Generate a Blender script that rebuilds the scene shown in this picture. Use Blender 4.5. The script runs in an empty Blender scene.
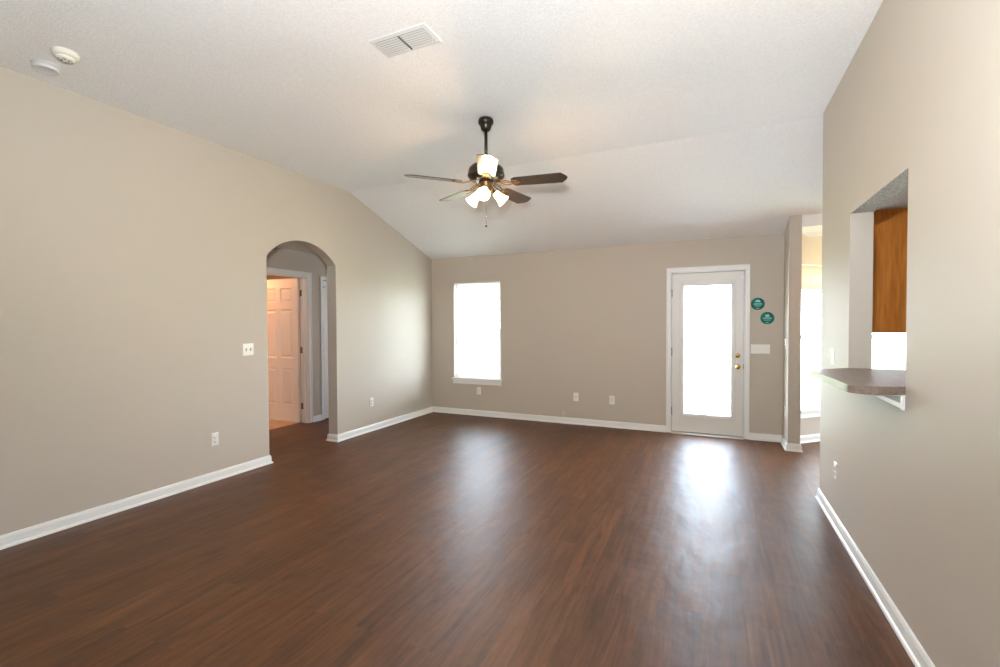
import bpy, bmesh, math, random
from mathutils import Vector, Matrix
from mathutils.geometry import tessellate_polygon
random.seed(4)
PI = math.pi
S = bpy.context.scene
C = S.collection

# ------------------------------------------------------------------ camera
F_PX, YAW, PITCH, ROLL, CAM_H = 463.95, 0.4285, 0.0209, -0.0044, 1.4163
Fv = Vector((-math.sin(YAW)*math.cos(PITCH), math.cos(YAW)*math.cos(PITCH), -math.sin(PITCH)))
R0 = Vector((math.cos(YAW), math.sin(YAW), 0)); U0 = R0.cross(Fv)
Rv = R0*math.cos(ROLL)+U0*math.sin(ROLL); Uv = -R0*math.sin(ROLL)+U0*math.cos(ROLL)
cd = bpy.data.cameras.new('camera'); cd.sensor_width = 36; cd.lens = F_PX*36/1000; cd.clip_start = .02
cam = bpy.data.objects.new('camera', cd); C.objects.link(cam); S.camera = cam
M3 = Matrix((Rv, Uv, -Fv)).transposed()
cam.matrix_world = Matrix.Translation((0, 0, CAM_H)) @ M3.to_4x4()

# ------------------------------------------------------------------ exposure, sky, sun, lights
S.view_settings.view_transform = 'Standard'; S.view_settings.look = 'None'
S.view_settings.gamma = 1; S.view_settings.use_curve_mapping = False
S.view_settings.exposure = 1.33
W = bpy.data.worlds.new('sky'); S.world = W; W.use_nodes = True
nt = W.node_tree; bg = nt.nodes['Background']
tc = nt.nodes.new('ShaderNodeTexCoord'); sp = nt.nodes.new('ShaderNodeSeparateXYZ')
cr = nt.nodes.new('ShaderNodeValToRGB')
nt.links.new(tc.outputs['Generated'], sp.inputs[0]); nt.links.new(sp.outputs['Z'], cr.inputs[0])
cr.color_ramp.elements[0].position = 0.0; cr.color_ramp.elements[0].color = (.80, .88, 1.0, 1)
cr.color_ramp.elements[1].position = 0.6; cr.color_ramp.elements[1].color = (.66, .80, 1.0, 1)
nt.links.new(cr.outputs[0], bg.inputs['Color']); bg.inputs['Strength'].default_value = 13.0

def light(name, kind, loc, energy, color=(1, 1, 1), **kw):
    d = bpy.data.lights.new(name, kind); d.energy = energy; d.color = color
    for k, v in kw.items(): setattr(d, k, v)
    o = bpy.data.objects.new(name, d); o.location = loc; C.objects.link(o); return o
sun = light('sun', 'SUN', (0, -5, 12), 32.0, (1, .97, .92), angle=.01)
sun.rotation_euler = (math.radians(32), 0, math.radians(12))       # high behind the house, never enters the back windows
# the photographer's flash, held a hand's width above the lens (its shadows of the fan lie on the ceiling)
fl = light('flash', 'SPOT', (-.05, 0, 1.66), 195, (.92, .965, 1.0), shadow_soft_size=.035, spot_size=math.radians(160), spot_blend=.7)
fl.rotation_euler = (math.radians(136), 0, YAW-.12)
def portal(loc, rot, sx, sy):
    o = light('window_daylight', 'AREA', loc, 1, shape='RECTANGLE', size=sx, size_y=sy)
    o.data.cycles.is_portal = True; o.rotation_euler = (-rot[0], rot[1], rot[2]); return o

# ------------------------------------------------------------------ materials
def mat(name, base=(.8, .8, .8), rough=.5, metal=0.0, **kw):
    m = bpy.data.materials.new(name); m.use_nodes = True
    b = m.node_tree.nodes['Principled BSDF']
    b.inputs['Base Color'].default_value = (*base, 1); b.inputs['Roughness'].default_value = rough
    b.inputs['Metallic'].default_value = metal
    for k, v in kw.items(): b.inputs[k].default_value = v
    return m
def bsdf(m): return m.node_tree.nodes['Principled BSDF']
def noise_bump(m, scale, strength, dist=.002, detail=2, vor=False):
    n = m.node_tree.nodes; l = m.node_tree.links
    t = n.new('ShaderNodeTexCoord')
    x = n.new('ShaderNodeTexVoronoi' if vor else 'ShaderNodeTexNoise'); x.inputs['Scale'].default_value = scale
    if not vor: x.inputs['Detail'].default_value = detail
    bp = n.new('ShaderNodeBump'); bp.inputs['Strength'].default_value = strength; bp.inputs['Distance'].default_value = dist
    l.new(t.outputs['Object'], x.inputs['Vector']); l.new(x.outputs[0], bp.inputs['Height']); l.new(bp.outputs[0], bsdf(m).inputs['Normal'])
    return x
def speckle(m, c1, c2, scale, p0=.4, p1=.6, stretch=(1, 1, 1), detail=3):
    n = m.node_tree.nodes; l = m.node_tree.links
    t = n.new('ShaderNodeTexCoord'); mp = n.new('ShaderNodeMapping'); mp.inputs['Scale'].default_value = stretch
    x = n.new('ShaderNodeTexNoise'); x.inputs['Scale'].default_value = scale; x.inputs['Detail'].default_value = detail
    r = n.new('ShaderNodeValToRGB'); r.color_ramp.elements[0].position = p0; r.color_ramp.elements[1].position = p1
    r.color_ramp.elements[0].color = (*c1, 1); r.color_ramp.elements[1].color = (*c2, 1)
    l.new(t.outputs['Object'], mp.inputs[0]); l.new(mp.outputs[0], x.inputs['Vector']); l.new(x.outputs[0], r.inputs[0])
    l.new(r.outputs[0], bsdf(m).inputs['Base Color'])

m_wall = mat('greige_paint', (.535, .478, .408), .6, **{'Specular IOR Level': .35}); noise_bump(m_wall, 90, .12, .001)
m_hallwall = m_wall
m_ceil = mat('textured_ceiling', (.80, .79, .78), .85); noise_bump(m_ceil, 95, .9, .0045, 3)
speckle(m_ceil, (.84, .825, .81), (.90, .885, .87), 80, .38, .62)
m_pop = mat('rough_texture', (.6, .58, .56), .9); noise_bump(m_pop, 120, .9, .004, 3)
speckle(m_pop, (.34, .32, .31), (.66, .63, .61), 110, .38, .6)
m_trim = mat('white_trim_paint', (.82, .82, .80), .35); noise_bump(m_trim, 40, .05, .001)
m_door = mat('white_door_paint', (.74, .73, .70), .38); noise_bump(m_door, 60, .08, .001)
m_plate = mat('white_plastic', (.84, .82, .77), .3); noise_bump(m_plate, 30, .03, .001)
m_cream = mat('cream_plastic', (.82, .80, .70), .35); noise_bump(m_cream, 30, .03, .001)
m_vent = mat('white_enamel', (.70, .70, .69), .4); noise_bump(m_vent, 30, .03, .001)
m_dark = mat('dark_slot', (.03, .028, .025), .6); noise_bump(m_dark, 30, .05, .001)
m_slat = mat('vinyl_slats', (.88, .88, .86), .4); noise_bump(m_slat, 20, .03, .001)
def slat_translucency(m, amt):
    n = m.node_tree.nodes; l = m.node_tree.links; t = n.new('ShaderNodeBsdfTranslucent'); t.inputs[0].default_value = (.9, .9, .88, 1)
    mx = n.new('ShaderNodeMixShader'); mx.inputs[0].default_value = amt
    l.new(bsdf(m).outputs[0], mx.inputs[1]); l.new(t.outputs[0], mx.inputs[2]); l.new(mx.outputs[0], n['Material Output'].inputs[0])
slat_translucency(m_slat, .6)
m_beige = mat('beige_plastic', (.58, .51, .43), .5); noise_bump(m_beige, 30, .03, .001)
m_brass = mat('polished_brass', (.80, .56, .18), .2, 1.0); noise_bump(m_brass, 30, .03, .001)
m_oldbrass = mat('aged_brass', (.30, .21, .08), .4, 1.0); noise_bump(m_oldbrass, 60, .1, .001)
m_steel = mat('satin_hinge', (.35, .34, .32), .35, 1.0); noise_bump(m_steel, 60, .1, .001)
m_bronze = mat('oil_rubbed_bronze', (.055, .047, .035), .28, .75); noise_bump(m_bronze, 60, .06, .001)
m_iron = mat('bronze_iron', (.22, .13, .06), .3, .8); noise_bump(m_iron, 60, .06, .001)
m_blade = mat('walnut_blade', (.04, .024, .015), .25); speckle(m_blade, (.016, .010, .006), (.045, .027, .016), 14, .35, .65, (3, 40, 40))
bsdf(m_blade).inputs['Coat Weight'].default_value = .6; bsdf(m_blade).inputs['Coat Roughness'].default_value = .12
m_teal = mat('teal_sticker', (.0, .22, .19), .35); speckle(m_teal, (.004, .19, .165), (.0, .24, .21), 30)
m_mint = mat('mint_print', (.32, .58, .52), .4); noise_bump(m_mint, 30, .03, .001)
m_alu = mat('aluminium_threshold', (.62, .60, .56), .4, .6); noise_bump(m_alu, 80, .05, .001)
m_tile = mat('tan_tile', (.52, .40, .27), .5)
speckle(m_tile, (.46, .35, .23), (.58, .45, .31), 9)
m_lawn = mat('lawn_grass', (.26, .31, .13), .9); speckle(m_lawn, (.23, .28, .12), (.32, .37, .18), 3)
m_patio = mat('concrete_patio', (.66, .67, .68), .8); speckle(m_patio, (.62, .63, .64), (.72, .73, .74), 5)
m_lam = mat('grey_brown_laminate', (.22, .165, .13), .42); speckle(m_lam, (.19, .14, .11), (.25, .19, .15), 5, .35, .65, (12, 1, 12))
m_shadefab = mat('cream_shade_cloth', (.78, .70, .60), .8); noise_bump(m_shadefab, 200, .1, .001)

def wood_mat(name, c1, c2, c3, axis='Z'):
    m = mat(name, c1, .35); n = m.node_tree.nodes; l = m.node_tree.links
    t = n.new('ShaderNodeTexCoord'); mp = n.new('ShaderNodeMapping')
    mp.inputs['Scale'].default_value = (14, 14, 1.2)
    x = n.new('ShaderNodeTexNoise'); x.inputs['Scale'].default_value = 2.2; x.inputs['Detail'].default_value = 6; x.inputs['Distortion'].default_value = .6
    r = n.new('ShaderNodeValToRGB'); r.color_ramp.elements[0].position = .3; r.color_ramp.elements[1].position = .7
    r.color_ramp.elements[0].color = (*c1, 1); r.color_ramp.elements[1].color = (*c3, 1)
    e = r.color_ramp.elements.new(.5); e.color = (*c2, 1)
    l.new(t.outputs['Object'], mp.inputs[0]); l.new(mp.outputs[0], x.inputs['Vector']); l.new(x.outputs[0], r.inputs[0])
    l.new(r.outputs[0], bsdf(m).inputs['Base Color']); return m
m_oak = wood_mat('oak_cabinet', (.42, .135, .014), (.54, .185, .022), (.62, .235, .035))

def floor_mat():
    m = mat('dark_vinyl_planks', (.1, .05, .03), .3); n = m.node_tree.nodes; l = m.node_tree.links; b = bsdf(m)
    t = n.new('ShaderNodeTexCoord')
    rot = n.new('ShaderNodeMapping'); rot.inputs['Rotation'].default_value = (0, 0, PI/2)
    br = n.new('ShaderNodeTexBrick'); br.offset = .37; br.inputs['Scale'].default_value = 1
    br.inputs['Brick Width'].default_value = 1.22; br.inputs['Row Height'].default_value = .152
    br.inputs['Mortar Size'].default_value = .0012; br.inputs['Mortar Smooth'].default_value = .1
    br.inputs['Color1'].default_value = (0, 0, 0, 1); br.inputs['Color2'].default_value = (1, 1, 1, 1); br.inputs['Mortar'].default_value = (.4, .4, .4, 1)
    l.new(t.outputs['Object'], rot.inputs[0]); l.new(rot.outputs[0], br.inputs['Vector'])
    # per-plank offset of the grain
    mul = n.new('ShaderNodeVectorMath'); mul.operation = 'SCALE'; mul.inputs[3].default_value = 7.0
    l.new(br.outputs['Color'], mul.inputs[0])
    add = n.new('ShaderNodeVectorMath'); add.operation = 'ADD'
    mp = n.new('ShaderNodeMapping'); mp.inputs['Scale'].default_value = (13, 1.0, 1)
    l.new(t.outputs['Object'], mp.inputs[0]); l.new(mp.outputs[0], add.inputs[0]); l.new(mul.outputs[0], add.inputs[1])
    g = n.new('ShaderNodeTexNoise'); g.inputs['Scale'].default_value = 2.0; g.inputs['Detail'].default_value = 8; g.inputs['Roughness'].default_value = .65; g.inputs['Distortion'].default_value = .7
    l.new(add.outputs[0], g.inputs['Vector'])
    r = n.new('ShaderNodeValToRGB'); r.color_ramp.elements[0].position = .30; r.color_ramp.elements[1].position = .72
    r.color_ramp.elements[0].color = (.044, .0145, .0038, 1); r.color_ramp.elements[1].color = (.160, .062, .0175, 1)
    e = r.color_ramp.elements.new(.5); e.color = (.098, .035, .0095, 1)
    l.new(g.outputs[0], r.inputs[0])
    mx = n.new('ShaderNodeMix'); mx.data_type = 'RGBA'; mx.blend_type = 'MULTIPLY'; mx.inputs[0].default_value = 1
    tone = n.new('ShaderNodeMapRange'); tone.inputs[3].default_value = .86; tone.inputs[4].default_value = 1.14
    l.new(br.outputs['Color'], tone.inputs[0]); l.new(r.outputs[0], mx.inputs[6]); l.new(tone.outputs[0], mx.inputs[7])
    mx2 = n.new('ShaderNodeMix'); mx2.data_type = 'RGBA'; mx2.inputs[7].default_value = (.03, .014, .008, 1)
    sc = n.new('ShaderNodeMath'); sc.operation = 'MULTIPLY'; sc.inputs[1].default_value = .35
    l.new(br.outputs['Fac'], sc.inputs[0]); l.new(sc.outputs[0], mx2.inputs[0]); l.new(mx.outputs[2], mx2.inputs[6])
    l.new(mx2.outputs[2], b.inputs['Base Color'])
    # gentle unevenness of the sheet, the grain relief and plank edges
    w = n.new('ShaderNodeTexNoise'); w.inputs['Scale'].default_value = 2.6; w.inputs['Detail'].default_value = 3
    mpw = n.new('ShaderNodeMapping'); mpw.inputs['Scale'].default_value = (1.6, 1, 1)
    l.new(t.outputs['Object'], mpw.inputs[0]); l.new(mpw.outputs[0], w.inputs['Vector'])
    b1 = n.new('ShaderNodeBump'); b1.inputs['Strength'].default_value = .5; b1.inputs['Distance'].default_value = .02
    l.new(w.outputs[0], b1.inputs['Height'])
    b2 = n.new('ShaderNodeBump'); b2.inputs['Strength'].default_value = .35; b2.inputs['Distance'].default_value = .0016
    l.new(g.outputs[0], b2.inputs['Height']); l.new(b1.outputs[0], b2.inputs['Normal'])
    l.new(b2.outputs[0], b.inputs['Normal'])
    rr = n.new('ShaderNodeMapRange'); rr.inputs[3].default_value = .43; rr.inputs[4].default_value = .54
    l.new(g.outputs[0], rr.inputs[0]); l.new(rr.outputs[0], b.inputs['Roughness'])
    tg = n.new('ShaderNodeCombineXYZ'); tg.inputs[1].default_value = 1.0
    l.new(tg.outputs[0], b.inputs['Tangent']); b.inputs['Anisotropic'].default_value = .4
    b.inputs['Specular IOR Level'].default_value = .52
    return m
m_floor = floor_mat()

def glass_mat():
    m = bpy.data.materials.new('window_glass'); m.use_nodes = True; n = m.node_tree.nodes; l = m.node_tree.links
    n.remove(n['Principled BSDF']); out = n['Material Output']
    a = n.new('ShaderNodeBsdfTransparent'); a.inputs[0].default_value = (.96, .98, .97, 1)
    g = n.new('ShaderNodeBsdfGlossy'); g.inputs['Roughness'].default_value = .02
    lw = n.new('ShaderNodeLayerWeight'); lw.inputs['Blend'].default_value = .5
    pw = n.new('ShaderNodeMath'); pw.operation = 'POWER'; pw.inputs[1].default_value = 5; l.new(lw.outputs['Facing'], pw.inputs[0])
    f = n.new('ShaderNodeMath'); f.operation = 'MULTIPLY_ADD'; f.inputs[1].default_value = .5; f.inputs[2].default_value = .03; l.new(pw.outputs[0], f.inputs[0])
    mx = n.new('ShaderNodeMixShader'); l.new(f.outputs[0], mx.inputs[0]); l.new(a.outputs[0], mx.inputs[1]); l.new(g.outputs[0], mx.inputs[2])
    l.new(mx.outputs[0], out.inputs[0]); return m
m_glass = glass_mat()
def emit_mat(name, col, s):
    m = mat(name, col, .4); b = bsdf(m); b.inputs['Emission Color'].default_value = (*col, 1); b.inputs['Emission Strength'].default_value = s; return m
m_bulb = emit_mat('glowing_bulb', (1, .72, .42), 30)
m_lampglass = emit_mat('frosted_glass', (1, .78, .5), 2.6)

# ------------------------------------------------------------------ mesh helpers
class MB:
    def __init__(s): s.v = []; s.f = []; s.sm = []
    def add(s, v, f, smooth=False):
        n = len(s.v); s.v += [tuple(x) for x in v]; s.f += [tuple(i+n for i in q) for q in f]; s.sm += [smooth]*len(f); return s
    def box(s, a, b):
        x0, y0, z0 = a; x1, y1, z1 = b
        x0, x1 = sorted((x0, x1)); y0, y1 = sorted((y0, y1)); z0, z1 = sorted((z0, z1))
        v = [(x0, y0, z0), (x1, y0, z0), (x1, y1, z0), (x0, y1, z0), (x0, y0, z1), (x1, y0, z1), (x1, y1, z1), (x0, y1, z1)]
        return s.add(v, [(0, 3, 2, 1), (4, 5, 6, 7), (0, 1, 5, 4), (1, 2, 6, 5), (2, 3, 7, 6), (3, 0, 4, 7)])
    def tbox(s, a, b, mtx):
        m = MB().box(a, b); return s.add([mtx @ Vector(p) for p in m.v], m.f)
    def lathe(s, prof, seg=32, mtx=None, caps=True):
        v = []; f = []
        for r, z in prof:
            for k in range(seg):
                t = 2*PI*k/seg; v.append(Vector((r*math.cos(t), r*math.sin(t), z)))
        for i in range(len(prof)-1):
            for k in range(seg):
                k2 = (k+1) % seg; f.append((i*seg+k, i*seg+k2, (i+1)*seg+k2, (i+1)*seg+k))
        if mtx: v = [mtx @ p for p in v]
        s.add(v, f, True)
        if caps:
            n = len(s.v)-len(v)
            if prof[0][0] > 1e-4: s.f.append(tuple(n+k for k in reversed(range(seg)))); s.sm.append(False)
            if prof[-1][0] > 1e-4: s.f.append(tuple(n+(len(prof)-1)*seg+k for k in range(seg))); s.sm.append(False)
        return s
    def tube(s, pts, r, seg=8, flat=1.0):
        pts = [Vector(p) for p in pts]; v = []; f = []
        for i, p in enumerate(pts):
            d = (pts[min(i+1, len(pts)-1)]-pts[max(i-1, 0)]).normalized()
            up = Vector((0, 0, 1)) if abs(d.z) < .9 else Vector((0, 1, 0))
            a = d.cross(up).normalized(); b = d.cross(a).normalized()
            rr = r[i] if isinstance(r, (list, tuple)) else r
            for k in range(seg):
                t = 2*PI*k/seg; v.append(p + a*rr*math.cos(t) + b*rr*flat*math.sin(t))
        for i in range(len(pts)-1):
            for k in range(seg):
                k2 = (k+1) % seg; f.append((i*seg+k, (i+1)*seg+k, (i+1)*seg+k2, i*seg+k2))
        f.append(tuple(range(seg))); f.append(tuple((len(pts)-1)*seg+k for k in reversed(range(seg))))
        return s.add(v, f, True)
    def prism(s, loops, fn, t0, t1):
        """polygon with holes (2-D loops) extruded from t0 to t1; fn(u, v, t) -> xyz"""
        flat = [p for lp in loops for p in lp]
        tris = tessellate_polygon([[Vector((p[0], p[1], 0)) for p in lp] for lp in loops])
        n = len(flat)
        v = [fn(p[0], p[1], t0) for p in flat] + [fn(p[0], p[1], t1) for p in flat]
        f = [tuple(t) for t in tris] + [tuple(i+n for i in reversed(t)) for t in tris]
        o = 0
        for lp in loops:
            k = len(lp)
            for i in range(k): f.append((o+i, o+(i+1) % k, o+(i+1) % k+n, o+i+n))
            o += k
        return s.add(v, f)
    def build(s, name, m, parent=None, loc=(0, 0, 0), bevel=0, seg=2):
        me = bpy.data.meshes.new(name); me.from_pydata(s.v, [], s.f)
        for p, q in zip(me.polygons, s.sm): p.use_smooth = q
        bm = bmesh.new(); bm.from_mesh(me); bmesh.ops.recalc_face_normals(bm, faces=bm.faces[:]); bm.to_mesh(me); bm.free()
        me.materials.append(m)
        o = bpy.data.objects.new(name, me); C.objects.link(o); o.location = loc
        if parent: o.parent = parent
        if bevel:
            b = o.modifiers.new('bevel', 'BEVEL'); b.width = bevel; b.segments = seg; b.limit_method = 'ANGLE'
        return o
def tag(o, label, cat, group=None, kind=None):
    o['label'] = label; o['category'] = cat
    if group: o['group'] = group
    if kind: o['kind'] = kind
    return o
def empty(name, loc, rz=0):
    o = bpy.data.objects.new(name, None); o.location = loc; o.rotation_euler = (0, 0, rz); o.empty_display_size = .1
    C.objects.link(o); return o
def struct(name, mb, m, label, cat, **kw): return tag(mb.build(name, m, **kw), label, cat, kind='structure')
XZ = lambda u, v, t: (u, t, v)
YZ = lambda u, v, t: (t, u, v)
XY = lambda u, v, t: (u, v, t)
def rect(a, b, c, d): return [(a, c), (b, c), (b, d), (a, d)]

# ------------------------------------------------------------------ measures
XL, YB, XR, XR2 = -4.111, 6.3585, .792, .912
H, HB, YC = 3.066, 2.455, 4.4986
YF = -2.3                       # wall behind the camera
XK = 3.7                        # far side of kitchen and dining nook
YP = 4.4264                     # end of the right wall
YS = 5.963                      # front of the wall stub beside the door
XH, XH2 = -5.27, -5.39          # hall's far wall
def ztop(y): return H if y < YC else H - (y-YC)*(H-HB)/(YB-YC)
EPS = .02

# ------------------------------------------------------------------ shell
struct('floor', MB().box((XH2-.03, YF-.1, -.12), (XK+.1, YB+.9, 0)), m_floor, 'dark brown wood-look vinyl plank floor with a glossy finish', 'floor')
struct('floor_side_room', MB().box((-8.6, 2.0, -.12), (XH2-.031, 6.9, .002)), m_tile, 'pale tan floor of the warm lit room beyond the arch', 'floor')
# ceiling: flat part then the slope down to the back wall
c = MB(); prof = [(YF-.1, H), (YC, H), (YB+.12, ztop(YB+.12)), (YB+.12, ztop(YB+.12)+.16), (YC, H+.16), (YF-.1, H+.16)]
c.prism([prof], YZ, XL-.14, XK+.1)
struct('ceiling', c, m_ceil, 'white textured vaulted ceiling, flat in front and sloping to the back wall', 'ceiling')
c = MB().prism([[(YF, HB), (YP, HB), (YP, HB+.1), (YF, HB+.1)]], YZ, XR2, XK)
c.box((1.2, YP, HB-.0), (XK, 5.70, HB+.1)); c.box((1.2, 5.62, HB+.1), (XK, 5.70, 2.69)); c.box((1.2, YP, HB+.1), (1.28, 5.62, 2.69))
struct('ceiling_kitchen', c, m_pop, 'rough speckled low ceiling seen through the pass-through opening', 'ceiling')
c = MB().box((XR2-.03, YS, HB), (XK, YB+1.2, HB+.12))
c.box((XR2-.03, YS, HB+.12), (XK, YS+.1, 2.58))
struct('ceiling_bay', c, m_ceil, 'low flat white ceiling of the window bay right of the door', 'ceiling')
struct('ceiling_hall', MB().box((XH2, 2.2, 2.44), (XL-.141, 6.9, 2.56)), m_ceil, 'flat white hall ceiling beyond the arch', 'ceiling')
struct('ceiling_side_room', MB().box((-8.6, 2.0, 2.44), (XH2-.001, 6.9, 2.56)), m_ceil, 'ceiling of the warm lit side room', 'ceiling')

# left wall with the arched opening
YA0, YA1, ZS, ZA = 3.31, 4.262, 2.122, 2.34
hw = (YA1-YA0)/2; rise = ZA-ZS; RR = (hw*hw+rise*rise)/(2*rise); yc_ = (YA0+YA1)/2; zc_ = ZA-RR
th = math.asin(hw/RR)
arc = [(yc_+RR*math.sin(t), zc_+RR*math.cos(t)) for t in [(-th)+(2*th)*i/28 for i in range(29)]]
outer = [(YF-.1, -.05), (YA0, -.05)] + arc + [(YA1, -.05), (YB+.12, -.05), (YB+.12, ztop(YB+.12)+.04), (YC, H+.04), (YF-.1, H+.04)]
struct('wall_left', MB().prism([outer], YZ, XL, XL-.14), m_wall, 'long greige left wall with an arched opening to the hall', 'wall')

# back wall with window and door openings
WX0, WX1, WZ0, WZ1 = -3.703, -2.898, .575, 2.062
DX0, DX1, DZ = -.472, .354, 2.052
outer = [(XL-.14, -.05), (DX0-.02, -.05), (DX0-.02, DZ+.02), (DX1+.02, DZ+.02), (DX1+.02, -.05), (XR2, -.05), (XR2, HB+.1), (XL-.14, HB+.1)]
struct('wall_back', MB().prism([outer, rect(WX0, WX1, WZ0, WZ1)], XZ, YB, YB+.14), m_wall, 'greige back wall with the tall window and glass door', 'wall')
XS, XS2 = .767, .885
# stub wall right of the door
outer = [(YS, -.05), (YB, -.05), (YB, HB+.05), (YS, ztop(YS)+.02)]
struct('wall_right_stub', MB().prism([outer], YZ, XS, XS2), m_wall, 'short stub wall jutting out right of the glass door', 'wall')
# right wall with pass-through
PY0, PY1, PZ0, PZ1 = 2.648, 3.605, 1.085, 2.106
outer = rect(YF-.1, YP, -.05, H+.04)
struct('wall_right', MB().prism([outer, rect(PY0, PY1, PZ0, PZ1)], YZ, XR, XR2), m_wall, 'tall greige right wall with the pass-through opening', 'wall')
struct('wall_front', MB().prism([rect(XL-.14, XK+.1, -.05, H+.04)], XZ, YF, YF-.12), m_wall, 'wall behind the camera', 'wall')
# dining bay beyond the stub wall: 45 degree wall, centre wall, right wall
BX0, BY0 = XR2, YB; L45 = .973; s2 = math.sqrt(.5)
def bayfn(u, v, t): return (BX0+(u*s2) - t*s2, BY0+u*s2+t*s2, v)
BW0, BW1, BWZ0, BWZ1 = .045, .88, .385, 2.10
struct('wall_bay_left', MB().prism([rect(-.04, L45, -.05, HB+.02), rect(BW0, BW1, BWZ0, BWZ1)], bayfn, 0, .14), m_wall, 'angled bay wall right of the glass door', 'wall')
CX0, CY = BX0+L45*s2, BY0+L45*s2
CX1 = XK-L45*s2
struct('wall_bay_center', MB().prism([rect(CX0-.06, CX1+.06, -.05, HB+.02), rect(CX0+.08, CX1-.08, BWZ0, BWZ1)], XZ, CY, CY+.14), m_wall, 'bay wall behind the pass-through with a wide window', 'wall')
def bayfr(u, v, t): return (CX1+u*s2+t*s2, CY-u*s2+t*s2, v)
struct('wall_bay_right', MB().prism([rect(0, L45, -.05, HB+.02), rect(BW0, BW1, BWZ0, BWZ1)], bayfr, 0, .14), m_wall, 'hidden right angled wall of the bay', 'wall')
struct('wall_kitchen', MB().prism([rect(YF-.1, YB+.05, -.05, H+.04)], YZ, XK, XK+.12), m_wall, 'far wall of the kitchen', 'wall')
# hall and side room
HD0, HD1, HDZ = 4.10, 4.905, 2.098       # doorway of the side room
GD0, GD1 = 5.20, 5.98                    # second hall doorway
outer = [(2.2, -.05), (HD0, -.05), (HD0, HDZ), (HD1, HDZ), (HD1, -.05), (GD0, -.05), (GD0, 2.075), (GD1, 2.075), (GD1, -.05), (6.9, -.05), (6.9, 2.5), (2.2, 2.5)]
struct('wall_hall', MB().prism([outer], YZ, XH, XH2), m_wall, 'shadowed hall wall seen through the arch', 'wall')
struct('wall_hall_end', MB().box((XH, 6.6, -.05), (XL-.14, 6.72, 2.5)).box((XH, 2.2, -.05), (XL-.14, 2.3, 2.5)), m_wall, 'end walls of the hall beyond the arch', 'wall')
sr = MB().box((-8.6, 2.0, 0), (-8.48, 6.9, 2.5)).box((-8.48, 2.0, 0), (XH2-.001, 2.1, 2.5)).box((-8.48, 6.8, 0), (XH2-.001, 6.9, 2.5))
struct('wall_side_room', sr, m_wall, 'walls of the warm lit side room', 'wall')

# ground outside
struct('lawn', MB().box((-40, YB+.16, -.32), (40, 60, -.2)), m_lawn, 'sunlit lawn outside the back windows', 'lawn')
struct('patio', MB().box((-5, YB+.141, -.199), (4, YB+4.2, -.1)), m_patio, 'pale concrete patio outside the back door', 'patio')

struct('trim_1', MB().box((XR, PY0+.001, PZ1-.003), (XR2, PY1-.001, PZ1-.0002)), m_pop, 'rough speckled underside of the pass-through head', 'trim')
# baseboards: board with rounded top and a shoe mould
def base_run(mb, p0, p1, nrm, e0=0, e1=0):
    """profile swept from p0 to p1 along a wall; nrm points into the room"""
    p0 = Vector((*p0, 0)); p1 = Vector((*p1, 0)); d = (p1-p0).normalized(); n = Vector((*nrm, 0))
    prof = [(0, 0), (.026, 0), (.026, .006), (.022, .014), (.014, .019), (.013, .066), (.010, .072), (.010, .078), (.005, .084), (0, .084)]
    v = []
    for q, e in ((p0, -1), (p1, 1)):
        for a, z in prof:
            off = d*(a*(e0 if e < 0 else e1))*e
            v.append(q+n*a+Vector((0, 0, z))+off)
    k = len(prof); f = [(i, (i+1) % k, (i+1) % k+k, i+k) for i in range(k)] + [tuple(range(k)), tuple(reversed(range(k, 2*k)))]
    mb.add(v, f)
def baseboard(name, runs, label):
    mb = MB()
    for r in runs: base_run(mb, *r)
    return struct(name, mb, m_trim, label, 'baseboard')
T = .14
baseboard('baseboard_left', [((XL, YF), (XL, YA0), (1, 0), 0, 1), ((XL-T, YA0), (XL, YA0), (0, 1), 1, 1),
                             ((XL, YA1), (XL, YB), (1, 0), 1, -1), ((XL-T, YA1), (XL, YA1), (0, -1), 1, 1)], 'white baseboard along the left wall and arch')
baseboard('baseboard_back', [((XL, YB), (DX0-.066, YB), (0, -1), -1, 0), ((DX1+.062, YB), (XS, YB), (0, -1), 0, -1)], 'white baseboard along the back wall')
baseboard('baseboard_stub', [((XS, YB), (XS, YS), (-1, 0), -1, 1), ((XS, YS), (XS2, YS), (0, -1), 1, 1), ((XS2, YS), (XS2, YB-.04), (1, 0), 1, 0)], 'white baseboard wrapping the stub wall')
baseboard('baseboard_right', [((XR, YF), (XR, YP), (-1, 0), 0, 1), ((XR, YP), (XR2, YP), (0, 1), 1, 1), ((XR2, YP), (XR2, YF), (1, 0), 1, 0)], 'white baseboard along the right wall')
baseboard('baseboard_bay', [((BX0, BY0), (CX0, CY), (s2, -s2), 0, 0), ((CX0, CY), (CX1, CY), (0, -1), 0, 0), ((CX1, CY), (XK, BY0), (-s2, -s2), 0, 0)], 'white baseboard in the window bay')
baseboard('baseboard_hall', [((XH, HD1+.068), (XH, GD0-.062), (1, 0), 0, 0), ((XH, 2.3), (XH, HD0-.07), (1, 0), 0, 0)], 'white baseboard on the hall wall')
baseboard('baseboard_front', [((XL, YF), (XR, YF), (0, 1), 0, 0)], 'white baseboard behind the camera')

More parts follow.
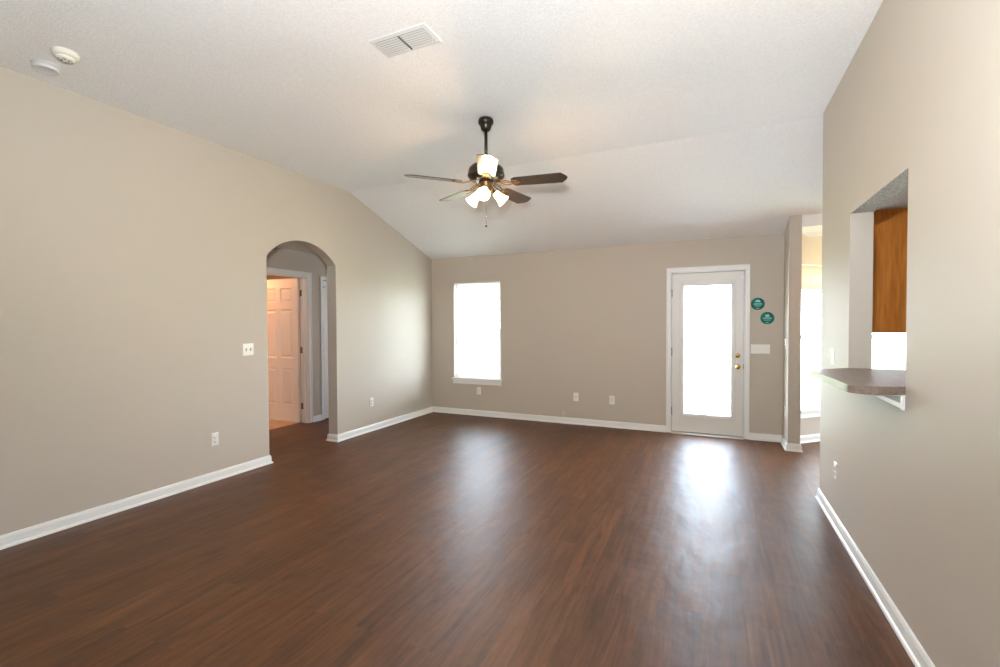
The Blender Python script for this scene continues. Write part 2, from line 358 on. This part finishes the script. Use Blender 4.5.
# ------------------------------------------------------------------ door and window builders
def casing(mb, fn, u0, u1, ztop_, w=.06, t0=0, t1=-.018):
    """three sided casing with a raised back band, fn(u, z, t)"""
    def bar(a0, a1, b0, b1, d):
        mb.prism([rect(a0, a1, b0, b1)], fn, t0, d)
    for (a, b) in ((u0-w, u0), (u1, u1+w)): bar(a, b, 0, ztop_, t1*.62)
    bar(u0-w, u1+w, ztop_, ztop_+w, t1*.62)
    bar(u0-w, u0-w+.016, 0, ztop_+w, t1); bar(u1+w-.016, u1+w, 0, ztop_+w, t1); bar(u0-w, u1+w, ztop_+w-.016, ztop_+w, t1)
    bar(u0-.014, u0-.008, 0, ztop_+.008, t1*.85); bar(u1+.008, u1+.014, 0, ztop_+.008, t1*.85)

def knob(parent, name, x, y, z, m, big=True, axis='Y', sgn=-1):
    pr = [(.0, .062), (.016, .061), (.025, .052), (.028, .042), (.024, .033), (.014, .027), (.011, .012), (.03, .008), (.033, 0)] if big else \
         [(.0, .022), (.020, .021), (.024, .016), (.027, .008), (.029, 0)]
    rot = Matrix.Rotation(PI/2*(-sgn), 4, 'X') if axis == 'Y' else Matrix.Rotation(PI/2*sgn, 4, 'Y')
    return MB().lathe(pr, 24, rot).build(name, m, parent, (x, y, z))

# back door (full-lite)
d1 = tag(empty('door_1', (0, YB, 0)), 'white exterior door with a full glass pane in the back wall', 'door', kind='structure')
fn = lambda u, v, t: (u, t, v)
cs = MB(); casing(cs, fn, DX0-.004, DX1+.004, DZ+.012); cs.build('door_casing', m_trim, d1, bevel=.003)
jm = MB().box((DX0-.02, 0, 0), (DX0-.002, .14, DZ+.002)).box((DX1+.002, 0, 0), (DX1+.02, .14, DZ+.002)).box((DX0-.02, 0, DZ), (DX1+.02, .14, DZ+.02))
jm.box((DX0-.002, .062, 0), (DX0+.012, .075, DZ)).box((DX1-.012, .062, 0), (DX1+.002, .075, DZ)).box((DX0-.002, .062, DZ-.014), (DX1+.002, .075, DZ+.002)).box((DX0, .0595, .0), (DX0+.02, .062, DZ)).box((DX1-.02, .0595, .0), (DX1, .062, DZ)).box((DX0, .0595, DZ-.02), (DX1, .062, DZ))
jm.build('door_jamb', m_trim, d1)
GX0, GX1, GZ0, GZ1 = -.322, .213, .262, 1.885
sl = MB().prism([rect(DX0+.006, DX1-.006, .022, DZ-.008), rect(GX0-.02, GX1+.02, GZ0-.02, GZ1+.02)], fn, .014, .058)
slab = sl.build('door_slab', m_door, d1)
lf = MB().prism([rect(GX0-.055, GX1+.055, GZ0-.055, GZ1+.055), rect(GX0, GX1, GZ0, GZ1)], fn, .010, .062)
lf.prism([rect(GX0-.047, GX1+.047, GZ0-.047, GZ1+.047), rect(GX0-.012, GX1+.012, GZ0-.012, GZ1+.012)], fn, .002, .012)
lf.build('glass_frame', m_door, d1, bevel=.003)
MB().box((GX0, .032, GZ0), (GX1, .038, GZ1)).build('glass_pane', m_glass, d1)
k1 = knob(d1, 'door_knob', .289, .013, .875, m_brass); k2 = knob(d1, 'deadbolt', .289, .013, 1.012, m_brass, False)
MB().box((-.004, -.034, -.011), (.004, -.02, .011)).build('thumb_turn', m_brass, k2)
for z in (.28, 1.05, 1.80):
    MB().tube([(DX0+.002, -.004, z-.05), (DX0+.002, -.004, z+.05)], .007, 10).build('door_hinge', m_steel, d1)
MB().box((DX1-.004, .0, .85), (DX1+.003, .013, .91)).build('strike_plate', m_oldbrass, d1)
MB().box((DX1-.03, -.006, 1.955), (DX1+.03, .006, 1.985)).box((DX1+.012, -.0145, 1.94), (DX1+.04, -.006, 2.0)).build('alarm_contact', m_trim, d1)
th_ = MB().prism([[(-.05, 0), (-.05, .006), (-.035, .014), (.05, .018), (.14, .018), (.14, 0)]], YZ, DX0-.002, DX1+.002).build('threshold', m_alu, d1)
MB().box((DX0+.006, .012, .0182), (DX1-.006, .05, .0215)).build('door_sweep', m_dark, d1)
portal((-.055, YB+.17, 1.07), (PI/2, 0, 0), .62, 1.7)

def window(name, w, z0, z1, origin, rz, label, cols=1, apron=True, sill_over=.03, depth=.14):
    """vinyl single hung window; local x along the wall, y outwards; origin at the left jamb on the room face"""
    e = tag(empty(name, origin, rz), label, 'window', kind='structure')
    fr = MB(); F = .035; yo0, yo1 = depth-.065, depth-.005
    f2 = lambda u, v, t: (u, t, v)
    fr.prism([rect(.001, w-.001, z0+.001, z1-.001), rect(F, w-F, z0+F, z1-F)], f2, yo0, yo1)
    if cols > 1:
        for i in range(1, cols): fr.box((w*i/cols-.03, yo0, z0+F), (w*i/cols+.03, yo1, z1-F))
    fr.build('window_frame', m_trim, e)
    zm = (z0+z1)/2
    for i in range(cols):
        a = F if i == 0 else w*i/cols+.03; b = w-F if i == cols-1 else w*(i+1)/cols-.03
        for (c0, c1, yy, nm) in ((z0+F, zm+.018, yo0+.006, 'lower_sash'), (zm-.018, z1-F, yo0+.032, 'upper_sash')):
            s_ = MB().prism([rect(a, b, c0, c1), rect(a+.032, b-.032, c0+.034, c1-.034)], f2, yy, yy+.022).build(nm, m_trim, e)
            MB().box((a+.03, yy+.009, c0+.032), (b-.03, yy+.013, c1-.032)).build('pane', m_glass, s_)
    sb = MB().box((-sill_over, -.032, z0-.022), (w+sill_over, 0, z0)).box((0.0, 0, z0-.001), (w, yo0, z0+.003))
    sb.build('window_sill', m_trim, e, bevel=.004)
    if apron:
        MB().box((-.012, -.016, z0-.092), (w+.012, 0, z0-.022)).box((-.012, -.02, z0-.092), (w+.012, -.016, z0-.08)).build('window_apron', m_trim, e, bevel=.003)
    return e
def blinds(w, z0, z1, origin, rz, label, group, y=.035, tilt=10, wand=True, name='window_blinds'):
    e = tag(empty(name, origin, rz), label, 'blinds', group)
    MB().box((.006, y-.014, z1-.028), (w-.006, y+.016, z1-.002)).build('headrail', m_trim, e, bevel=.002)
    s_ = MB(); n = int((z1-z0-.06)/.0215)
    for i in range(n):
        z = z1-.042-i*.0215
        m4 = Matrix.Translation((0, y, z)) @ Matrix.Rotation(math.radians(tilt), 4, 'X')
        s_.tbox((.01, -.0125, -.0004), (w-.01, .0125, .0004), m4)
    s_.build('slats', m_slat, e)
    MB().box((.008, y-.012, z0+.006), (w-.008, y+.012, z0+.018)).build('bottom_rail', m_slat, e, bevel=.002)
    for fx in (.14, .86): MB().tube([(w*fx, y-.0135, z0+.012), (w*fx, y-.0135, z1-.01)], .0008, 5).build('ladder_cord', m_slat, e)
    if wand:
        MB().tube([(.09, y-.022, z1-.03), (.09, y-.022, z1-.72)], .004, 6).build('tilt_wand', m_slat, e)
    return e
w1w = WX1-WX0
window('window_1', w1w, WZ0, WZ1, (WX0, YB, 0), 0, 'tall narrow window on the left of the back wall', sill_over=.028)
blinds(w1w, WZ0, WZ1, (WX0, YB, 0), 0, 'white mini blinds in the tall window on the left of the back wall', None)
portal(((WX0+WX1)/2, YB+.17, (WZ0+WZ1)/2), (PI/2, 0, 0), w1w, 1.5)
# bay windows
o = bayfn(BW0, 0, 0)
window('window_2', BW1-BW0, BWZ0, BWZ1, (o[0], o[1], 0), PI/4, 'angled bay window right of the stub wall', sill_over=.02)
blinds(BW1-BW0, BWZ0, 1.80, (o[0], o[1], 0), PI/4, 'white mini blinds hanging below a cream valance in the angled bay window', None, wand=True)
va = tag(empty('window_valance', (o[0], o[1], 0), PI/4), 'cream cloth valance across the top of the angled bay window', 'valance')
vm = MB(); n = 40; W_ = BW1-BW0
for k in range(n):
    u0, u1 = .004+(W_-.008)*k/n, .004+(W_-.008)*(k+1)/n
    y0, y1 = [.012+.0015*math.sin(2*PI*u/.11) for u in (u0, u1)]
    vm.add([(u0, y0, 1.80), (u1, y1, 1.80), (u1, y1, 2.085), (u0, y0, 2.085), (u0, y0+.004, 1.80), (u1, y1+.004, 1.80), (u1, y1+.004, 2.085), (u0, y0+.004, 2.085)],
           [(0, 1, 2, 3), (7, 6, 5, 4), (0, 4, 5, 1), (3, 2, 6, 7)], True)
vm.build('cloth', m_shadefab, va)
MB().box((.002, .006, 2.085), (W_-.002, .03, 2.099)).build('rail', m_trim, va)
window('window_3', CX1-CX0-.16, BWZ0, BWZ1, (CX0+.08, CY, 0), 0, 'wide bay window seen under the wooden cabinet', cols=2)
blinds(CX1-CX0-.16, BWZ0, BWZ1, (CX0+.08, CY, 0), 0, 'white mini blinds in the wide bay window seen under the wooden cabinet', None, tilt=10)
o = bayfr(BW0, 0, 0)
window('window_4', BW1-BW0, BWZ0, BWZ1, (o[0], o[1], 0), -PI/4, 'hidden angled bay window on the far right', sill_over=.02)
pm = bayfn((BW0+BW1)/2, 0, .17); portal((pm[0], pm[1], (BWZ0+BWZ1)/2), (PI/2, 0, PI/4), .8, 1.7)
portal(((CX0+CX1)/2, CY+.17, (BWZ0+BWZ1)/2), (PI/2, 0, 0), CX1-CX0-.2, 1.7)
pm = bayfr((BW0+BW1)/2, 0, .17); portal((pm[0], pm[1], (BWZ0+BWZ1)/2), (PI/2, 0, -PI/4), .8, 1.7)

# hall door standing open into the warm room
d2 = tag(empty('door_2', (XH, 0, 0)), 'white six-panel door standing open beyond the arch', 'door', kind='structure')
f3 = lambda u, v, t: (t, u, v)
cs = MB(); casing(cs, f3, HD0, HD1, HDZ, .066, 0, .017); cs.build('door_casing', m_trim, d2, bevel=.003)
MB().box((-.122, HD1-.016, 0), (.0, HD1-.0005, HDZ-.0005)).box((-.122, HD0+.0005, 0), (0, HD0+.016, HDZ-.0005)).box((-.122, HD0+.016, HDZ-.016), (0, HD1-.016, HDZ-.0005)) \
    .box((-.075, HD1-.027, 0), (-.045, HD1-.016, HDZ-.016)).build('door_jamb', m_trim, d2)
SW = .765
def panel_slab(w, h, t):
    """six panel slab: x 0..w, y 0..t, z 0..h, with moulded recesses on both faces"""
    mb = MB(); sx = .105; mid = w/2; rows = [(h*.115, h*.375), (h*.445, h*.785), (h*.835, h*.935)]
    holes = []
    for (a, b) in rows:
        holes += [rect(sx, mid-.045, a, b), rect(mid+.045, w-sx, a, b)]
    mb.prism([rect(0, w, 0, h)]+holes, XZ, 0, t)
    for hl in holes:
        (x0, z0), (x1, _), (_, z1), _ = hl
        for (yf, yr, yp) in ((0, .011, .004), (t, t-.011, t-.004)):
            q = [(0, yf), (.012, yr), (.028, yr), (.044, yp)]
            rings = [[(x0+i, y, z0+i), (x1-i, y, z0+i), (x1-i, y, z1-i), (x0+i, y, z1-i)] for i, y in q]
            v = [p for r_ in rings for p in r_]; f = []
            for k in range(3):
                for j in range(4): f.append((k*4+j, k*4+(j+1) % 4, (k+1)*4+(j+1) % 4, (k+1)*4+j))
            f.append((12, 13, 14, 15)); mb.add(v, f)
    return mb
ps = panel_slab(SW, 2.075, .035)
slab = ps.build('door_slab', m_door, d2, (-.132, HD1-.022, .008)); slab.rotation_euler = (0, 0, PI+math.radians(1.5))
for z in (.24, 1.05, 1.87):
    MB().tube([(-.130, HD1-.012, z-.045), (-.130, HD1-.012, z+.045)], .0075, 10).box((-.128, HD1-.0175, z-.045), (-.09, HD1-.016, z+.045)).build('door_hinge', m_oldbrass, d2)
d3 = tag(empty('door_3', (XH, 0, 0)), 'closed white door at the right end of the hall wall', 'door', kind='structure')
cs = MB(); casing(cs, f3, GD0, GD1, 2.075, .06, 0, .017); cs.build('door_casing', m_trim, d3, bevel=.003)
s3 = panel_slab(GD1-GD0-.01, 2.055, .035).build('door_slab', m_door, d3, (-.03, GD1-.005, .01)); s3.rotation_euler = (0, 0, -PI/2)
MB().box((-.012, GD0+.001, 1.965), (.008, GD0+.02, 1.985)).build('hinge_pin', m_dark, d3)

# ------------------------------------------------------------------ wall plates
def plate(kind, wdt, hgt, m=None, n=1):
    """local: x across, y out of the wall (towards -y), z up, centred"""
    m = m or m_plate; mb = MB(); t = .006
    mb.add([(-wdt/2, 0, -hgt/2), (wdt/2, 0, -hgt/2), (wdt/2, 0, hgt/2), (-wdt/2, 0, hgt/2),
            (-wdt/2+.005, -t, -hgt/2+.005), (wdt/2-.005, -t, -hgt/2+.005), (wdt/2-.005, -t, hgt/2-.005), (-wdt/2+.005, -t, hgt/2-.005)],
           [(4, 5, 6, 7), (0, 1, 5, 4), (1, 2, 6, 5), (2, 3, 7, 6), (3, 0, 4, 7), (3, 2, 1, 0)])
    return mb
def put_plate(name, kind, loc, rz, label, cat, n=1, group=None, m=None):
    m = m or m_plate
    w = {1: .072, 2: .118, 4: .208}[n]; h = .117
    e = tag(empty(name, loc, rz), label, cat, group)
    plate(kind, w, h).build('cover_plate', m, e)
    if kind == 'outlet':
        for z in (.02, -.02):
            r_ = MB().lathe([(.0165, 0), (.0165, .0025), (.0155, .0035), (0, .0035)], 20, Matrix.Translation((0, -.006, z)) @ Matrix.Rotation(PI/2, 4, 'X')).build('receptacle', m, e)
            MB().box((-.0085, -.0102, z-.001), (-.006, -.0094, z+.009)).box((.006, -.0102, z-.001), (.0085, -.0102+.0008, z+.008)).box((-.0025, -.0102, z-.010), (.0025, -.0094, z-.005)).build('slot', m_dark, r_)
        MB().lathe([(.003, 0), (.003, .001), (0, .0015)], 10, Matrix.Translation((0, -.006, 0)) @ Matrix.Rotation(PI/2, 4, 'X')).build('screw', m_steel, e)
    elif kind == 'switch':
        for i in range(n):
            x = (i-(n-1)/2)*.046
            MB().box((x-.006, -.0068, -.013), (x+.006, -.0059, .013)).build('toggle_slot', m_dark if n == 2 else m_cream, e)
            mt = Matrix.Translation((x, -.006, .0)) @ Matrix.Rotation(math.radians(28), 4, 'X')
            MB().tbox((-.004, -.016, -.005), (.004, .0, .005), mt).build('toggle', m, e)
    elif kind == 'jack':
        MB().lathe([(.008, 0), (.008, .003), (.0045, .004), (.0045, .010), (.0, .010)], 12, Matrix.Translation((0, -.006, 0)) @ Matrix.Rotation(PI/2, 4, 'X')).build('socket', m_steel, e)
        for z in (.04, -.04):
            MB().lathe([(.003, 0), (.003, .001), (0, .0015)], 10, Matrix.Translation((0, -.006, z)) @ Matrix.Rotation(PI/2, 4, 'X')).build('screw', m_plate, e)
    return e
RL = PI/2          # plates on the left wall face +x
RRt = -PI/2        # plates facing -x
put_plate('light_switch', 'switch', (XL, 3.089, 1.176), RL, 'white double light switch on the left wall, left of the arch', 'light switch', 2)
put_plate('power_outlet', 'outlet', (XL, 2.742, .378), RL, 'white power outlet low on the left wall, left of the arch', 'outlet')
put_plate('power_outlet', 'outlet', (XL, 4.88, .383), RL, 'white power outlet low on the left wall, right of the arch', 'outlet')
put_plate('power_outlet', 'outlet', (-3.268, YB, .385), 0, 'beige power outlet under the tall window', 'outlet')
put_plate('cable_jack', 'jack', (-1.734, YB, .383), 0, 'white cable wall plate low on the back wall, left of a power outlet', 'wall plate')
put_plate('power_outlet', 'outlet', (-1.232, YB, .372), 0, 'white power outlet low on the back wall, nearest the glass door', 'outlet')
put_plate('light_switch', 'switch', (.530, YB, 1.10), 0, 'wide white four-gang light switch plate right of the glass door', 'light switch', 4)
put_plate('light_switch', 'switch', (XR, 4.01, 1.172), RRt, 'white light switch on the right wall above the ledge corner', 'light switch', 1)
put_plate('power_outlet', 'outlet', (XR, 3.90, .38), RRt, 'white power outlet low on the right wall under the ledge', 'outlet')
put_plate('light_switch', 'switch', (XS, 6.15, 1.17), RRt, 'cream light switch on the side of the stub wall', 'light switch', 1)
put_plate('power_outlet', 'outlet', (XS, 6.15, .40), RRt, 'cream power outlet on the side of the stub wall', 'outlet')
# little box on the baseboard
tb = tag(empty('junction_box', (-1.915, YB, .088)), 'small beige phone box sitting on the back baseboard', 'phone box')
MB().box((-.024, -.018, 0), (.024, 0, .055)).build('box_body', m_beige, tb, bevel=.003)
MB().tube([(0, -.010, .055), (0, -.006, .075), (0, 0, .078)], .002, 6).build('cable', m_cream, tb)

# teal stickers with pale print
def sticker(x, z, variant, label):
    e = tag(empty('round_sticker', (x, YB, z)), label, 'sticker', None)
    RT = Matrix.Rotation(PI/2, 4, 'X')
    MB().lathe([(.0735, 0), (.0735, .0008), (0, .0010)], 40, RT).build('disc', m_teal, e)
    pr = MB(); y0, y1 = -.0018, -.0008
    if variant == 0:
        pr.prism([[(-.030, .022), (.030, .022), (.030, .028), (.012, .048), (-.012, .048), (-.030, .028)]], XZ, y0, y1)
    else:
        pr.prism([rect(-.020, .020, .014, .042)], XZ, y0, y1)
    # curved band of print
    N = 14
    for k in range(N):
        a0, a1 = [(-.047+.094*(k+t)/N) for t in (0, .72)]
        zz = lambda u: .004-.9*u*u*2
        pr.prism([[(a0, zz(a0)-.011), (a1, zz(a1)-.011), (a1, zz(a1)+.003), (a0, zz(a0)+.003)]], XZ, y0, y1)
    pr.prism([rect(-.034, .034, -.028, -.022)], XZ, y0, y1); pr.prism([rect(-.014, .014, -.058, -.050)], XZ, y0, y1)
    pr.build('print', m_mint, e); return e
sticker(.500, 1.642, 0, 'round teal sticker beside the glass door, the upper one')
sticker(.600, 1.471, 1, 'round teal sticker beside the glass door, the lower one')

# ------------------------------------------------------------------ ceiling things
# supply vent
VX0, VX1, VY0, VY1 = -1.832, -1.434, 2.165, 2.360
vt = tag(empty('air_vent', ((VX0+VX1)/2, (VY0+VY1)/2, H)), 'white louvred air vent in the flat ceiling', 'vent')
w2, h2 = (VX1-VX0)/2, (VY1-VY0)/2
fr = MB()
o_ = [(-w2, -h2, 0), (w2, -h2, 0), (w2, h2, 0), (-w2, h2, 0)]; i0 = [(-w2+.006, -h2+.006, -.006), (w2-.006, -h2+.006, -.006), (w2-.006, h2-.006, -.006), (-w2+.006, h2-.006, -.006)]
i1 = [(-w2+.03, -h2+.03, -.010), (w2-.03, -h2+.03, -.010), (w2-.03, h2-.03, -.010), (-w2+.03, h2-.03, -.010)]; i2 = [(x, y, -.001) for x, y, z in i1]
v = o_+i0+i1+i2; f = []
for k in range(3):
    for j in range(4): f.append((k*4+j, k*4+(j+1) % 4, (k+1)*4+(j+1) % 4, (k+1)*4+j))
fr.add(v, f); fr.build('vent_frame', m_vent, vt)
MB().box((-w2+.03, -h2+.03, -.0014), (w2-.03, h2-.03, -.0006)).build('duct_opening', m_dark, vt)
lv = MB()
for i in range(7):
    y = -h2+.040+i*.0193
    m4 = Matrix.Translation((0, y, -.011)) @ Matrix.Rotation(math.radians(0), 4, 'X')
    lv.tbox((-w2+.031, -.0078, -.0006), (-.006, .0078, .0006), m4); lv.tbox((.006, -.0078, -.0006), (w2-.031, .0078, .0006), m4)
lv.build('louvres', m_vent, vt)
MB().box((-.003, -h2+.03, -.016), (.003, h2-.03, -.002)).build('divider', m_steel, vt)
MB().tube([(w2-.036, h2-.06, -.004), (w2-.036, h2-.06, -.03)], .002, 6).build('lever', m_plate, vt)

def smoke(x, y, r, hgt, kind, name, label):
    e = tag(empty(name, (x, y, H)), label, 'smoke detector' if kind else 'ceiling cover')
    if kind:
        MB().lathe([(r, 0), (r, -.010), (r*.96, -.022), (r*.86, -.030), (r*.70, -.033)], 40).build('base', m_cream, e)
        MB().lathe([(r*.70, -.030), (r*.68, -.040), (r*.60, -.047), (r*.45, -.050), (0, -.051)], 40).build('sensor_cap', m_cream, e)
        sl = MB()
        for k in range(6):
            for (ra, rb) in ((.22, .32), (.42, .52)):
                a0, a1 = (k+.2)*PI/3, (k+.75)*PI/3
                pts = [(r*q*math.cos(a), r*q*math.sin(a)) for q, a in ((ra, a0), (ra, (a0+a1)/2), (ra, a1), (rb, a1), (rb, (a0+a1)/2), (rb, a0))]
                z0 = -.0515 if ra < .4 else -.0495
                sl.prism([pts], XY, z0, z0+.006)
        sl.build('sounder_slots', m_dark, e)
    else:
        MB().lathe([(r*1.05, 0), (r*1.05, -.005), (r*1.0, -.007)], 40).build('mounting_ring', m_vent, e)
        MB().lathe([(r, -.006), (r, -.030), (r*.97, -.034), (r*.90, -.036), (r*.86, -.0345), (0, -.0345)], 40).build('disc_body', m_vent, e)
    return e
smoke(-3.56, 1.492, .066, .05, True, 'smoke_detector', 'cream smoke detector with a slotted cap on the ceiling near the left wall')
smoke(-3.845, 1.512, .067, .03, False, 'ceiling_sensor', 'flat white round alarm sensor on the ceiling, closest to the left wall')

# ------------------------------------------------------------------ ceiling fan
FX, FY = -1.665, 3.388
fan = tag(empty('ceiling_fan', (FX, FY, H)), 'dark bronze ceiling fan with five walnut blades and three lit glass shades', 'ceiling fan')
Z = lambda z: z-H
MB().lathe([(.0, 0), (.055, 0), (.062, -.012), (.063, -.028), (.058, -.042), (.048, -.050), (.042, -.072), (.038, -.086), (.030, -.092), (.026, -.098), (0, -.098)], 40).build('canopy', m_bronze, fan)
MB().lathe([(.013, -.09), (.013, Z(2.72))], 20).lathe([(.026, Z(2.745)), (.028, Z(2.735)), (.028, Z(2.715)), (.034, Z(2.70))], 24).build('downrod', m_bronze, fan)
MB().lathe([(.0, Z(2.712)), (.045, Z(2.711)), (.075, Z(2.702)), (.115, Z(2.690)), (.138, Z(2.668)), (.146, Z(2.640)), (.146, Z(2.622)), (.150, Z(2.618)), (.150, Z(2.608)),
            (.140, Z(2.595)), (.118, Z(2.575)), (.085, Z(2.565)), (0, Z(2.563))], 48).build('motor_housing', m_bronze, fan)
MB().lathe([(0, Z(2.566)), (.060, Z(2.564)), (.062, Z(2.545)), (.048, Z(2.535)), (.050, Z(2.515)), (.056, Z(2.50)), (.050, Z(2.485)), (.030, Z(2.470)), (.012, Z(2.462)), (0, Z(2.460))], 36).build('switch_housing', m_iron, fan)
PH, RB, ZB = -1.096, .655, Z(2.545)
def blade_mesh():
    mb = MB(); x0, x1 = .215, RB
    w0, w1 = .066, .075
    pts = [(x0, -w0*.75), (x0+.03, -w0), (x1-.045, -w1), (x1-.012, -w1*.42), (x1, -w1*.10), (x1, w1*.10), (x1-.012, w1*.42), (x1-.045, w1), (x0+.03, w0), (x0, w0*.75)]
    mb.prism([pts], XY, -.003, .003); return mb
PITCHB = math.radians(-10.5)
for k in range(5):
    a = PH+k*2*PI/5
    bl = blade_mesh().build('blade', m_blade, fan, (0, 0, ZB)); bl.rotation_mode = 'XYZ'
    bl.rotation_euler = (Matrix.Rotation(a, 3, 'Z') @ Matrix.Rotation(PITCHB, 3, 'X')).to_euler()
    ir = MB()
    for sgn in (-1, 1):
        ir.tube([(.085, .012*sgn, .028), (.12, .026*sgn, .018), (.155, .034*sgn, .002), (.19, .030*sgn, -.006), (.225, .018*sgn, -.007), (.245, .002*sgn, -.0065)], [.010, .009, .008, .008, .008, .006], 8, .6)
    ir.tube([(.08, 0, .026), (.14, 0, .008), (.2, 0, -.007), (.255, 0, -.0065)], [.008, .006, .006, .005], 8, .6)
    ir.prism([[(.215, -.034), (.262, -.026), (.285, 0), (.262, .026), (.215, .034)]], XY, -.0075, -.0035)
    for (sx, sy) in ((.232, .02), (.232, -.02), (.268, 0)): ir.lathe([(.005, -.0075), (.004, -.0105), (0, -.011)], 10, Matrix.Translation((sx, sy, 0)))
    ir.build('blade_iron', m_iron, bl)
# three shades
for k, az in enumerate((-72, 48, 168)):
    a = math.radians(az); tilt = math.radians(128)       # axis leans outwards and down
    B = Matrix.Rotation(a, 4, 'Z') @ Matrix.Translation((.050, 0, Z(2.505))) @ Matrix.Rotation(tilt, 4, 'Y') @ Matrix.Scale(.94, 4)
    arm = MB().lathe([(.010, -.02), (.010, .018), (.017, .022), (.022, .030), (.022, .046), (.018, .048), (0, .048)], 20, B).build('lamp_holder', m_iron, fan)
    sh = MB().lathe([(.022, .034), (.027, .040), (.031, .055), (.036, .085), (.044, .115), (.054, .138), (.058, .145), (.0555, .146), (.051, .137), (.041, .114), (.033, .085), (.028, .056), (.022, .044)], 32, B, caps=False)
    so = sh.build('lamp_shade', m_lampglass, fan)
    MB().lathe([(.011, .048), (.013, .06), (.022, .078), (.027, .095), (.024, .112), (.012, .122), (0, .124)], 20, B, caps=False).build('bulb', m_bulb, so)
    pos = B @ Vector((0, 0, .150))
    light('fan_lamp', 'POINT', (FX+pos.x, FY+pos.y, H+pos.z), 6.5, (1, .66, .36), shadow_soft_size=.03)
for (dx, dy, z1, r) in ((.012, -.028, 2.285, .0065), (-.012, .020, 2.225, .010)):
    ch = MB().tube([(dx, dy, Z(2.475)), (dx, dy, Z(z1))], .0011, 6).build('pull_chain', m_iron, fan)
    MB().lathe([(0, 0), (r*.5, -.003), (r, -.010), (r*.8, -.019), (0, -.022)], 14, Matrix.Translation((dx, dy, Z(z1)))).build('chain_fob', m_bronze, ch)

# ------------------------------------------------------------------ pass-through
# ledge: laminate counter with a rounded near corner
ZT, TH = 1.126, .042
lx0, lx1, ly0, ly1 = .563, 1.16, 2.60, 3.352
cy1 = PY1-.002
pts = [(XR-.001, cy1), (.551, 3.39)]
R_ = .05
arcp = [(.578, 2.66), (.580, 2.645), (.588, 2.630), (.602, 2.617), (.63, 2.603), (.68, 2.603), (.73, 2.618)]
pts += arcp + [(XR-.001, 2.645), (XR-.001, PY0+.002), (lx1, PY0+.002), (lx1, cy1)]
lg = tag(empty('counter_ledge', (0, 0, 0)), 'grey-brown laminate ledge jutting out of the pass-through in the right wall', 'counter')
MB().prism([pts], XY, ZT-TH+.004, ZT).build('countertop', m_lam, lg, bevel=.002)
MB().box((XR+.0, PY0+.003, PZ0), (XR2, PY1-.003, ZT-TH+.003)).build('support_board', m_trim, lg)
br = tag(empty('shelf_bracket', (XR, 2.660, ZT-TH+.004)), 'white triangular metal bracket under the near end of the ledge', 'bracket')
g = MB().box((-.010, -.013, -.070), (0, .013, 0)).box((-.13, -.013, -.006), (-.010, .013, -.0005))
g.prism([[(-.008, -.066), (-.008, -.044), (-.088, -.004), (-.124, -.004)]], XZ, -.005, .005)
g.build('bracket_arm', m_trim, br)
# oak cabinet hung over the kitchen peninsula
cb = tag(empty('wall_cabinet', (1.325, 5.37, 1.318)), 'orange-brown oak wall cabinet hanging beyond the pass-through opening', 'cabinet')
hc = HB-1.318
MB().box((0, 0, 0), (.93, .31, hc-.0005)).build('cabinet_body', m_oak, cb, bevel=.002)
for i in range(2):
    x0 = .008+i*.458
    d_ = MB().prism([rect(x0, x0+.452, .01, hc-.012), rect(x0+.06, x0+.392, .07, hc-.075)], XZ, .311, .330).box((x0+.06, .311, .07), (x0+.392, .320, hc-.075)).build('cabinet_door', m_oak, cb, bevel=.002)
    kx = x0+.42 if i == 0 else x0+.03
    knob(d_, 'knob', kx, .330, .10, m_brass, False, sgn=1)

# warm lamp of the side room
sl_ = tag(empty('ceiling_lamp', (-6.9, 4.2, 2.44)), 'round glass ceiling lamp in the side room beyond the arch', 'lamp')
MB().lathe([(.12, 0), (.12, -.02), (.11, -.03)], 28).build('lamp_base', m_oldbrass, sl_)
MB().lathe([(.11, -.025), (.13, -.05), (.11, -.085), (.06, -.105), (0, -.11)], 28).build('lamp_globe', emit_mat('warm_globe', (1, .6, .28), 2), sl_)
light('side_room_lamp', 'POINT', (-6.9, 4.2, 2.15), 25, (1, .44, .18), shadow_soft_size=.08)

# unseen pendant added round the corner to give the dining nook its warm tone
pd = tag(empty('added_pendant_lamp', (2.3, 6.42, HB)), 'small glass pendant lamp added out of view to warm the dining bay behind the right wall', 'lamp')
MB().lathe([(.06, 0), (.06, -.012), (.02, -.03), (0, -.03)], 28).build('lamp_base', m_bronze, pd)
MB().lathe([(.006, -.02), (.006, -.26)], 12).build('lamp_rod', m_bronze, pd)
MB().lathe([(.02, -.25), (.06, -.27), (.10, -.33), (.115, -.38), (.112, -.38), (.097, -.33), (.057, -.275), (.018, -.256)], 28, caps=False).build('lamp_shade', m_lampglass, pd)
light('added_warm_fill', 'POINT', (2.3, 6.42, HB-.40), 15, (1, .62, .34), shadow_soft_size=.04)  # added warm fill for the bay, with no visible source
